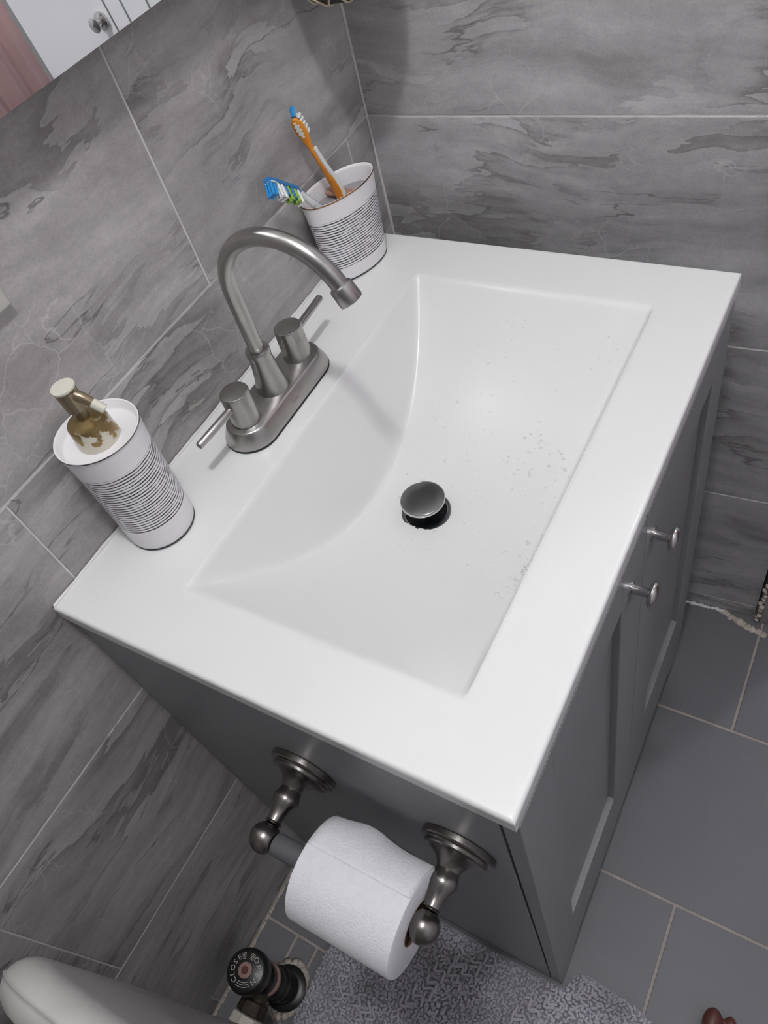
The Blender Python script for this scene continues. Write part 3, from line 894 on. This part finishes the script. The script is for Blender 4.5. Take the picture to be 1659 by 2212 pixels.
for t in (0.20, 0.42):
    c = hd0.lerp(hd1, t)
    V, F = [], []
    side = bs * (-0.0058)
    tri = [c + axb * -0.0016 + bn * 0.0022, c + axb * 0.0016 + bn * 0.0022, c - bn * 0.0024]
    for q in tri: V.append(q + side)
    for q in tri: V.append(q + side * 0.9)
    mesh('white_mark', V, [(0, 1, 2), (5, 4, 3), (0, 3, 4, 1), (1, 4, 5, 2), (2, 5, 3, 0)], M['brush_white'], bb)

# ------------------------------------------------------------------ mirror, wall plate
TILT = math.radians(4.0)             # the mirror leans back, its lower edge standing off the wall
mir = empty('wall_mirror', (0.37, -0.030, 1.2045), 'frameless wall mirror above the sink, lower corner in view', 'mirror')
mm = Matrix.Translation((0.0, -0.030, 1.2045)) @ Matrix.Rotation(-TILT, 4, 'X')
for nm, y0, y1, mt in (('glass', -0.0002, 0.0008, 'mirror'), ('backing', 0.0009, 0.0050, 'mirror_edge')):
    o = box(nm, (0.172, y0, 0.0), (0.620, y1, 0.36), M[mt], mir)
    o.matrix_basis = mm
for x in (0.25, 0.54):
    box('stand_off', (x - 0.012, -0.0262, 1.2085), (x + 0.012, -0.0004, 1.2185), M['mirror_edge'], mir)
pn = empty('wall_panel', (0.72, -0.50, 1.10), 'flat white grooved panel on the right wall, seen only in the mirror', 'panel')
extrude_poly('board', [(-0.668, 0.80), (-0.497, 0.80), (-0.497, 1.102), (-0.300, 1.102), (-0.300, 1.78), (-0.668, 1.78)], 0, 0.7150, 0.7205, M['paint'], pn)
for y in (-0.470, -0.437, -0.389):
    box('groove', (0.7146, y - 0.0016, 1.104), (0.71495, y + 0.0016, 1.778), M['mirror_edge'], pn)
lathe('latch', [(0.012, 0.0), (0.012, 0.004), (0.006, 0.006), (0.006, 0.014), (0.010, 0.018), (1e-5, 0.022)], M['chrome'], pn, origin=(0.715, -0.490, 1.135), axis=(-1, 0, 0), seg=20)
pl = empty('wall_plate', (0.115, -0.003, 1.144), 'off-white electrical cover plate on the tiled back wall', 'wall plate')
box('cover', (0.080, -0.0065, 1.0862), (0.1505, -0.0004, 1.2010), M['plate'], pl, 0.0025, 2)
box('rocker', (0.098, -0.0095, 1.110), (0.1325, -0.0066, 1.178), M['plate'], pl, 0.001)
lathe('screw', [(0.0030, 0), (0.0030, 0.0008), (1e-5, 0.0014)], M['chrome'], pl, origin=(0.1153, -0.0065, 1.0945), axis=(0, -1, 0), seg=14)

# ------------------------------------------------------------------ hanging basket in the corner
bas = empty('hanging_basket', (0.622, -0.066, 1.1225), 'small dark woven basket with cream cord netting hanging in the corner', 'basket')
BO = (0.622, -0.066, 1.1225)
lathe('bowl', [(1e-5, 0.0), (0.022, 0.0012), (0.036, 0.006), (0.046, 0.016), (0.052, 0.032), (0.054, 0.055), (0.0525, 0.056), (0.050, 0.034), (0.043, 0.018), (0.020, 0.004), (1e-5, 0.003)], M['basket'], bas, origin=BO, seg=48, sharp=80)
def bowl_r(h):
    ks = [(0.0, 0.020), (0.006, 0.0365), (0.016, 0.0465), (0.032, 0.0525), (0.055, 0.0545), (0.20, 0.0045)]
    for (a, ra), (b_, rb) in zip(ks[:-1], ks[1:]):
        if h <= b_: return ra + (rb - ra) * (h - a) / (b_ - a)
    return 0.0045
nz_ = 10
for k in range(nz_):
    for s in (-1, 1):
        pts = []
        for i in range(15):
            h = 0.002 + 0.056 * i / 14
            a = 2 * math.pi * k / nz_ + s * (i / 14) * 2 * math.pi / nz_ * 1.5
            r = bowl_r(h) + 0.0012
            pts.append((BO[0] + r * math.cos(a), BO[1] + r * math.sin(a), BO[2] + h))
        tube('net_cord', pts, 0.0011, M['cord'], bas, seg=6)
for k in range(5):
    a = 2 * math.pi * k / 5
    pts = [(BO[0] + 0.055 * math.cos(a), BO[1] + 0.055 * math.sin(a), BO[2] + 0.056), (BO[0] + 0.03 * math.cos(a), BO[1] + 0.03 * math.sin(a), BO[2] + 0.18), (BO[0], BO[1], BO[2] + 0.32)]
    tube('hanging_cord', bez(pts, 6), 0.0013, M['cord'], bas, seg=6)
tube('hook', [(BO[0], BO[1] + 0.067, BO[2] + 0.34), (BO[0], BO[1] + 0.03, BO[2] + 0.335), (BO[0], BO[1], BO[2] + 0.318), (BO[0], BO[1] - 0.006, BO[2] + 0.326)], 0.003, M['dark_nickel'], bas, seg=10)

# ------------------------------------------------------------------ radiator and its floor valve
rad = empty('radiator', (-0.45, -0.19, 0.0), 'silver-painted cast iron radiator standing left of the vanity', 'radiator')
def section(xc, mat, parent):
    """one cast section: pillow-shaped loop in the yz plane"""
    rings = []
    outline = []
    yc, hw, zt, zb, rc = -0.190, 0.078, 0.752, 0.0, 0.062
    for k in range(13):
        a = math.pi * k / 24
        outline.append((yc - hw + rc - rc * math.cos(a) * 1.0, zt - rc * 0.75 + rc * 0.75 * math.sin(a), -math.cos(a), math.sin(a)))
    for k in range(13):
        a = math.pi / 2 - math.pi * k / 24
        outline.append((yc + hw - rc + rc * math.cos(a), zt - rc * 0.75 + rc * 0.75 * math.sin(a), math.cos(a), math.sin(a)))
    for z in (0.55, 0.40, 0.20, 0.06, 0.0):
        outline.append((yc + hw - (0.030 if z < 0.3 else (0.022 if z < 0.5 else 0.004)), z, 1, 0))
    for z in (0.0, 0.06, 0.20, 0.40, 0.55):
        outline.append((yc - hw + (0.010 if z < 0.5 else 0.0), z, -1, 0))
    S = [-1, -0.96, -0.85, -0.65, -0.4, -0.15, -0.06, 0, 0.06, 0.15, 0.4, 0.65, 0.85, 0.96, 1]
    for s in S:
        ins = (1 - math.sqrt(max(0, 1 - s * s))) * 0.030 - (0.0022 if abs(s) < 0.05 else 0.0)
        ring = []
        for (y, z, ny_, nz2) in outline:
            hx = 0.0235 if z > 0.6 else 0.0235 - 0.004 * (0.6 - z) / 0.6
            ring.append((xc + s * hx, y - ny_ * ins, z - nz2 * ins))
        rings.append(ring)
    m_ = len(outline); V = [p for r in rings for p in r]; F = []
    for i in range(len(rings) - 1):
        for k in range(m_):
            k2 = (k + 1) % m_
            F.append((i * m_ + k, i * m_ + k2, (i + 1) * m_ + k2, (i + 1) * m_ + k))
    F.append(tuple(range(m_ - 1, -1, -1))); F.append(tuple((len(rings) - 1) * m_ + k for k in range(m_)))
    return mesh('section', V, F, mat, parent, smooth=True, sharp=55)
for k in range(7):
    section(-0.268 - 0.062 * k, M['radiator'], rad)
    if k < 6:
        for zc in (0.665, 0.11):
            lathe('hub', [(0.030, -0.012), (0.033, -0.004), (0.033, 0.004), (0.030, 0.012)], M['radiator_cream'], rad, origin=(-0.299 - 0.062 * k, -0.190, zc), axis=(-1, 0, 0), seg=24)

vx, vy = -0.2005, -0.092
val = empty('radiator_valve', (vx, vy, 0.0), 'black radiator valve with OPEN and CLOSE lettering on the floor', 'valve')
lathe('escutcheon', [(0.034, 0.0), (0.034, 0.003), (0.028, 0.006), (0.022, 0.007)], M['black'], val, origin=(vx, vy, 0), seg=32)
lathe('valve_body', [(0.022, 0.004), (0.024, 0.015), (0.024, 0.035), (0.021, 0.040), (0.023, 0.050), (0.023, 0.085), (0.020, 0.092), (0.022, 0.100), (0.022, 0.125), (0.016, 0.135), (0.014, 0.160)], M['black'], val, origin=(vx, vy, 0), seg=24, sharp=30)
lathe('ridge_ring', [(0.0225, 0.052), (0.0260, 0.055), (0.0260, 0.060), (0.0225, 0.063)], M['black'], val, origin=(vx, vy, 0), seg=24, closed=True)
lathe('ridge_ring', [(0.0215, 0.100), (0.0250, 0.103), (0.0250, 0.108), (0.0215, 0.111)], M['rust_ring'], val, origin=(vx, vy, 0), seg=24, closed=True)
hw_ = lathe('handwheel', [(0.016, 0.155), (0.026, 0.158), (0.0305, 0.165), (0.0310, 0.180), (0.0295, 0.188), (0.026, 0.190), (1e-5, 0.1905)], M['black'], val, origin=(vx, vy, 0), seg=40, sharp=50)
lathe('center_nut', [(0.0105, 0.190), (0.0105, 0.1925), (0.0085, 0.1932), (1e-5, 0.1934)], M['rust_ring'], hw_, origin=(vx, vy, 0), seg=24)
lathe('center_screw', [(0.0055, 0.1930), (0.0050, 0.1942), (1e-5, 0.1946)], M['red_rust'], hw_, origin=(vx, vy, 0), seg=16)
lathe('outlet', [(0.016, 0.0), (0.0165, 0.018), (0.022, 0.020), (0.023, 0.036), (0.019, 0.040)], M['brass_dirty'], val, origin=(vx - 0.012, vy - 0.002, 0.105), axis=(-1, -0.05, -0.02), seg=12, sharp=20)
lathe('union_nut', [(0.020, 0.0), (0.026, 0.002), (0.027, 0.016), (0.021, 0.020), (0.017, 0.022), (0.017, 0.030)], M['radiator_cream'], val, origin=(vx - 0.050, vy - 0.004, 0.105), axis=(-1, -0.05, 0.0), seg=8, sharp=20)
# raised lettering around the handwheel, set letter by letter
def letters(text, a0, a1, r, size):
    geos = []
    for i, ch in enumerate(text):
        cu = bpy.data.curves.new('t', 'FONT'); cu.body = ch; cu.size = size; cu.align_x = 'CENTER'; cu.align_y = 'CENTER'; cu.resolution_u = 3
        to = bpy.data.objects.new('t', cu); COL.objects.link(to)
        dg = bpy.context.evaluated_depsgraph_get()
        me = bpy.data.meshes.new_from_object(to.evaluated_get(dg))
        a = a0 + (a1 - a0) * i / max(1, len(text) - 1)
        rot = a - math.pi / 2
        V = []
        for v in me.vertices:
            x, y = v.co.x, v.co.y
            V.append((vx + r * math.cos(a) + x * math.cos(rot) - y * math.sin(rot), vy + r * math.sin(a) + x * math.sin(rot) + y * math.cos(rot), 0.1907))
        geos.append((V, [tuple(p.vertices) for p in me.polygons]))
        bpy.data.objects.remove(to); bpy.data.curves.remove(cu); bpy.data.meshes.remove(me)
    return geos
IMG0 = math.radians(-62.0)             # world heading that runs to the right in the view, across the wheel
def wa(deg): return IMG0 + math.radians(deg)
g = letters('OPEN', wa(38), wa(-48), 0.0195, 0.0105) + letters('CLOSE', wa(215), wa(122), 0.0195, 0.0100)
def arc_band(a0, a1, r0, r1, z=0.1907, m_=10):
    V, F = [], []
    for i in range(m_ + 1):
        a = a0 + (a1 - a0) * i / m_
        V += [(vx + r0 * math.cos(a), vy + r0 * math.sin(a), z), (vx + r1 * math.cos(a), vy + r1 * math.sin(a), z)]
    for i in range(m_):
        F.append((2 * i, 2 * i + 1, 2 * i + 3, 2 * i + 2))
    return V, F
for r in (0.0150, 0.0168, 0.0186, 0.0204, 0.0222):
    g.append(arc_band(wa(52), wa(72), r, r + 0.0007)); g.append(arc_band(wa(92), wa(110), r, r + 0.0007))
for r in (0.0150, 0.0180, 0.0210):
    g.append(arc_band(wa(232), wa(292), r, r + 0.0008))
V, F = merge(g)
let = mesh('lettering', V, F, M['white_print'], hw_)
tag(let, 'raised OPEN and CLOSE lettering')

# ------------------------------------------------------------------ bath rug
rug = empty('bath_rug', (-0.25, -0.38, 0.0), 'grey chenille bath rug with looped pile beside the vanity', 'rug')
def rounded(pts, r, n=8):
    out = []
    m_ = len(pts)
    for i in range(m_):
        p0, p1, p2 = Vector(pts[i - 1]), Vector(pts[i]), Vector(pts[(i + 1) % m_])
        d0, d1 = (p0 - p1).normalized(), (p2 - p1).normalized()
        rr = r[i] if isinstance(r, (list, tuple)) else r
        a, b_ = p1 + d0 * rr, p1 + d1 * rr
        for k in range(n + 1):
            t = k / n
            out.append(tuple((a * (1 - t) ** 2 + p1 * 2 * t * (1 - t) + b_ * t * t)))
    return out
outline = rounded([(-0.236, -0.128), (-0.0005, -0.128), (-0.0005, -0.4880), (0.034, -0.492), (0.020, -0.66), (-0.62, -0.66), (-0.62, -0.31), (-0.236, -0.31)], [0.012, 0.012, 0.002, 0.030, 0.09, 0.05, 0.05, 0.03])
extrude_poly('backing', outline, 2, 0.0004, 0.0065, M['rug_base'], rug)
def inside(x, y):
    c = False
    m_ = len(outline)
    j = m_ - 1
    for i in range(m_):
        xi, yi = outline[i]; xj, yj_ = outline[j]
        if (yi > y) != (yj_ > y) and x < (xj - xi) * (y - yi) / (yj_ - yi) + xi: c = not c
        j = i
    return c
iv, if_ = ico(1)
if_ = np.array(if_)
VV, FF = [], []
cnt = 0
step = 0.0052
yy = -0.131
while yy > -0.658:
    xx = -0.40
    while xx < 0.034:
        x, y = xx + RNG.uniform(-0.0022, 0.0022), yy + RNG.uniform(-0.0022, 0.0022)
        if inside(x, y) and inside(x + 0.002, y) and (y < -0.486 or x < -0.004):
            # rows of fat knots alternate with flatter pile, like the woven pattern
            pat = math.sin(x * 38 + 1.6 * math.sin(y * 21)) + 0.8 * math.sin(y * 47 + 2.0 * math.sin(x * 17))
            hgt = 0.0035 + 0.0022 * pat * 0.5 + RNG.uniform(-0.0008, 0.0012)
            a = RNG.uniform(0, math.pi)
            l, w = RNG.uniform(0.0034, 0.0056), RNG.uniform(0.0022, 0.0032)
            p = iv * [l, w, max(0.0022, hgt * 0.7)]
            q = np.stack([p[:, 0] * math.cos(a) - p[:, 1] * math.sin(a), p[:, 0] * math.sin(a) + p[:, 1] * math.cos(a), p[:, 2]], 1)
            VV.append(q + [x, y, 0.0068 + hgt * 0.5]); FF.append(if_ + 42 * cnt if len(iv) == 42 else if_ + len(iv) * cnt)
            cnt += 1
        xx += step
    yy -= step
VV = np.concatenate(VV); FF = np.concatenate(FF)
pile = mesh('pile', VV, [tuple(map(int, f)) for f in FF], M['rug_pile'], rug, smooth=True)
tag(pile, kind='stuff')
geos = []
for cx, cy, dx_, dy_ in ((-0.155, -0.17, -0.2, -1.0), (-0.13, -0.28, 0.9, -0.55), (-0.06, -0.34, 0.8, -0.6), (-0.10, -0.42, 0.8, -0.5), (-0.19, -0.30, -0.2, -1.0)):
    for k in range(9):
        t = k * 0.014
        ox, oy = cx + dx_ * t * 0.9 + RNG.normal(0, 0.004), cy + dy_ * t * 0.9 + RNG.normal(0, 0.004)
        if not inside(ox, oy) or ox > -0.02 and oy > -0.5: continue
        ph = RNG.uniform(0, 6.28)
        pts = []
        for i in range(10):
            s = i / 9 - 0.5
            u, w = 0.028 * s, 0.006 * math.sin(2 * math.pi * s * 1.3 + ph)
            pts.append((ox + u * dy_ * 0.9 + w * dx_, oy - u * dx_ * 0.9 + w * dy_, 0.0138 + 0.001 * math.sin(5 * s)))
        geos.append(tube_geo(pts, 0.0027, seg=6))
V, F = merge(geos)
tag(mesh('loops', V, F, M['rug_pile'], rug, smooth=True), kind='stuff')

# ------------------------------------------------------------------ water in the basin and on the faucet
geos, fgeo = [], []
dv, df = ico(2)
def drop(x, y, z, r, flat=0.5, lst=geos, n=(0, 0, 1)):
    lst.append((np.array([x, y, z]) + dv * [r, r, r * flat], df))
for k in range(150):
    x = RNG.uniform(0.22, 0.545); y = RNG.uniform(-0.39, -0.19)
    if (x - DRAIN[0]) ** 2 + (y - DRAIN[1]) ** 2 < 0.03 ** 2: continue
    r = RNG.choice([0.0006, 0.0008, 0.0011, 0.0016], p=[0.4, 0.35, 0.2, 0.05])
    drop(x, y, basin_z(x, y), r, 0.55)
for k in range(34):
    x = RNG.normal(0.40, 0.022); y = RNG.normal(-0.33, 0.022)
    if BYF + 0.02 < y: drop(x, y, basin_z(x, y), RNG.uniform(0.0008, 0.0024), 0.28)
for k in range(46):
    x = RNG.normal(0.262, 0.018); y = BYF + 0.022 + abs(RNG.normal(0, 0.014))
    drop(x, y, basin_z(x, y) + 0.0003, RNG.uniform(0.0008, 0.0026), 0.7, fgeo)
V, F = merge(geos)
tag(mesh('water_droplets', V, F, M['water'], None, smooth=True), 'clear water droplets scattered over the white basin', 'water', kind='stuff')
V, F = merge(fgeo)
tag(mesh('soap_bubbles', V, F, M['water'], None, smooth=True), 'small soap bubbles by the front edge of the basin', 'bubbles', kind='stuff')

# ------------------------------------------------------------------ toes of the person standing at the basin
bm = bmesh.new()
def sph(c, s):
    r = bmesh.ops.create_icosphere(bm, subdivisions=3, radius=1.0)
    for v in r['verts']:
        v.co = Vector((v.co.x * s[0] + c[0], v.co.y * s[1] + c[1], v.co.z * s[2] + c[2]))
fx, fy = 0.0550, -0.687
def fsph(a, b_, z, sa, sb, sz):       # a: towards the heel (-x), b: across the toes (-y)
    sph((fx - a, fy - b_, z), (sa, sb, sz))
fsph(0.0, 0.0, 0.0135, 0.020, 0.0135, 0.0125)
fsph(0.025, 0.001, 0.015, 0.024, 0.014, 0.0135)
for i, (db, da, s_) in enumerate(((0.0225, -0.004, 0.0098), (0.0420, 0.013, 0.0088), (0.0570, 0.027, 0.0082), (0.0710, 0.043, 0.0078))):
    fsph(da, db, 0.0105, s_ * 1.6, s_, s_)
    fsph(da + 0.022, db * 0.95, 0.0145, 0.022, s_ * 0.95, s_)
for t in np.linspace(0, 1, 9):
    fsph(0.055 + 0.135 * t, 0.028 + 0.006 * t, 0.020 + 0.030 * t, 0.035, 0.044 - 0.014 * t, 0.019 + 0.028 * t)
for t in np.linspace(0, 1, 7):
    fsph(0.178 + 0.012 * t, 0.034, 0.07 + 0.09 * t, 0.036, 0.032 + 0.002 * t, 0.03)
me = bpy.data.meshes.new('person'); bm.to_mesh(me); bm.free(); me.materials.append(M['skin'])
ft = bpy.data.objects.new('person', me); COL.objects.link(ft)
rm = ft.modifiers.new('skin', 'REMESH'); rm.mode = 'VOXEL'; rm.voxel_size = 0.0026; rm.use_smooth_shade = True
smo = ft.modifiers.new('soft', 'SMOOTH'); smo.iterations = 4
tag(ft, 'dark brown bare foot, toes at the lower right edge of the floor', 'person')

# ------------------------------------------------------------------ what the mirror shows: curtain and door across the room
cur = empty('shower_curtain', (1.05, -1.45, 0.1), 'pink fabric curtain seen only as a reflection in the mirror', 'curtain')
V, F = [], []
nc = 90
for i in range(nc + 1):
    x = 0.72 + 0.625 * i / nc
    y = -1.44 + 0.010 * math.sin(i * 0.55) + 0.004 * math.sin(i * 1.3)
    V += [(x, y, 0.06), (x, y, 1.95)]
for i in range(nc): F.append((2 * i, 2 * i + 2, 2 * i + 3, 2 * i + 1))
c = mesh('fabric', V, F, M['pink'], cur, smooth=True)
sm = c.modifiers.new('thickness', 'SOLIDIFY'); sm.thickness = 0.002
tube('rod', [(0.60, -1.44, 1.96), (1.40, -1.44, 1.96)], 0.010, M['chrome'], cur, seg=14)
for x in (0.60, 1.40): box('bracket', (x - 0.012, -1.4998, 1.945), (x + 0.012, -1.43, 1.975), M['chrome'], cur)
# ------------------------------------------------------------------ ceiling lamp (the room's own light)
lp = empty('ceiling_lamp', (LAMP_POS[0], LAMP_POS[1], CEIL), 'round flush ceiling lamp above the sink, out of view', 'lamp')
lathe('canopy', [(0.13, 0.0), (0.13, -0.02), (0.10, -0.028)], M['plate'], lp, origin=(LAMP_POS[0], LAMP_POS[1], CEIL), seg=40)
em, nt, b = new_mat('lamp_glow')
b.inputs['Emission Color'].default_value = (1, 0.98, 0.97, 1); b.inputs['Emission Strength'].default_value = 6.0
lathe('diffuser', [(0.115, -0.0285), (0.112, -0.045), (0.08, -0.062), (1e-5, -0.068)], em, lp, origin=(LAMP_POS[0], LAMP_POS[1], CEIL), seg=40, sharp=80)
ld = bpy.data.lights.new('lamp_light', 'POINT')
ld.shadow_soft_size = LAMP_RADIUS; ld.energy = LAMP_POWER; ld.color = (0.985, 0.992, 1.0)
lo = bpy.data.objects.new('lamp_light', ld)
lo.location = LAMP_POS
link(lo)
lo.parent = lp; lo.matrix_parent_inverse = lp.matrix_basis.inverted()

# fill light added over the bath end to brighten what the mirror shows
BATH = (1.50, -1.12)
bl = empty('added_ceiling_fill', (BATH[0], BATH[1], CEIL), 'small added ceiling fill light over the bath alcove, out of view', 'lamp')
lathe('trim_ring', [(0.055, -0.0002), (0.060, -0.004), (0.048, -0.006), (0.045, -0.001)], M['plate'], bl, origin=(BATH[0], BATH[1], CEIL), seg=32, closed=True)
lathe('lens', [(0.045, -0.001), (0.045, -0.003), (1e-5, -0.0035)], em, bl, origin=(BATH[0], BATH[1], CEIL), seg=32)
l2 = bpy.data.lights.new('fill_light', 'AREA'); l2.shape = 'DISK'; l2.size = 0.09; l2.energy = 5.0; l2.color = (0.97, 0.98, 1.0)
o2 = bpy.data.objects.new('fill_light', l2); o2.location = (BATH[0], BATH[1], CEIL - 0.012); link(o2)
o2.parent = bl; o2.matrix_parent_inverse = bl.matrix_basis.inverted()
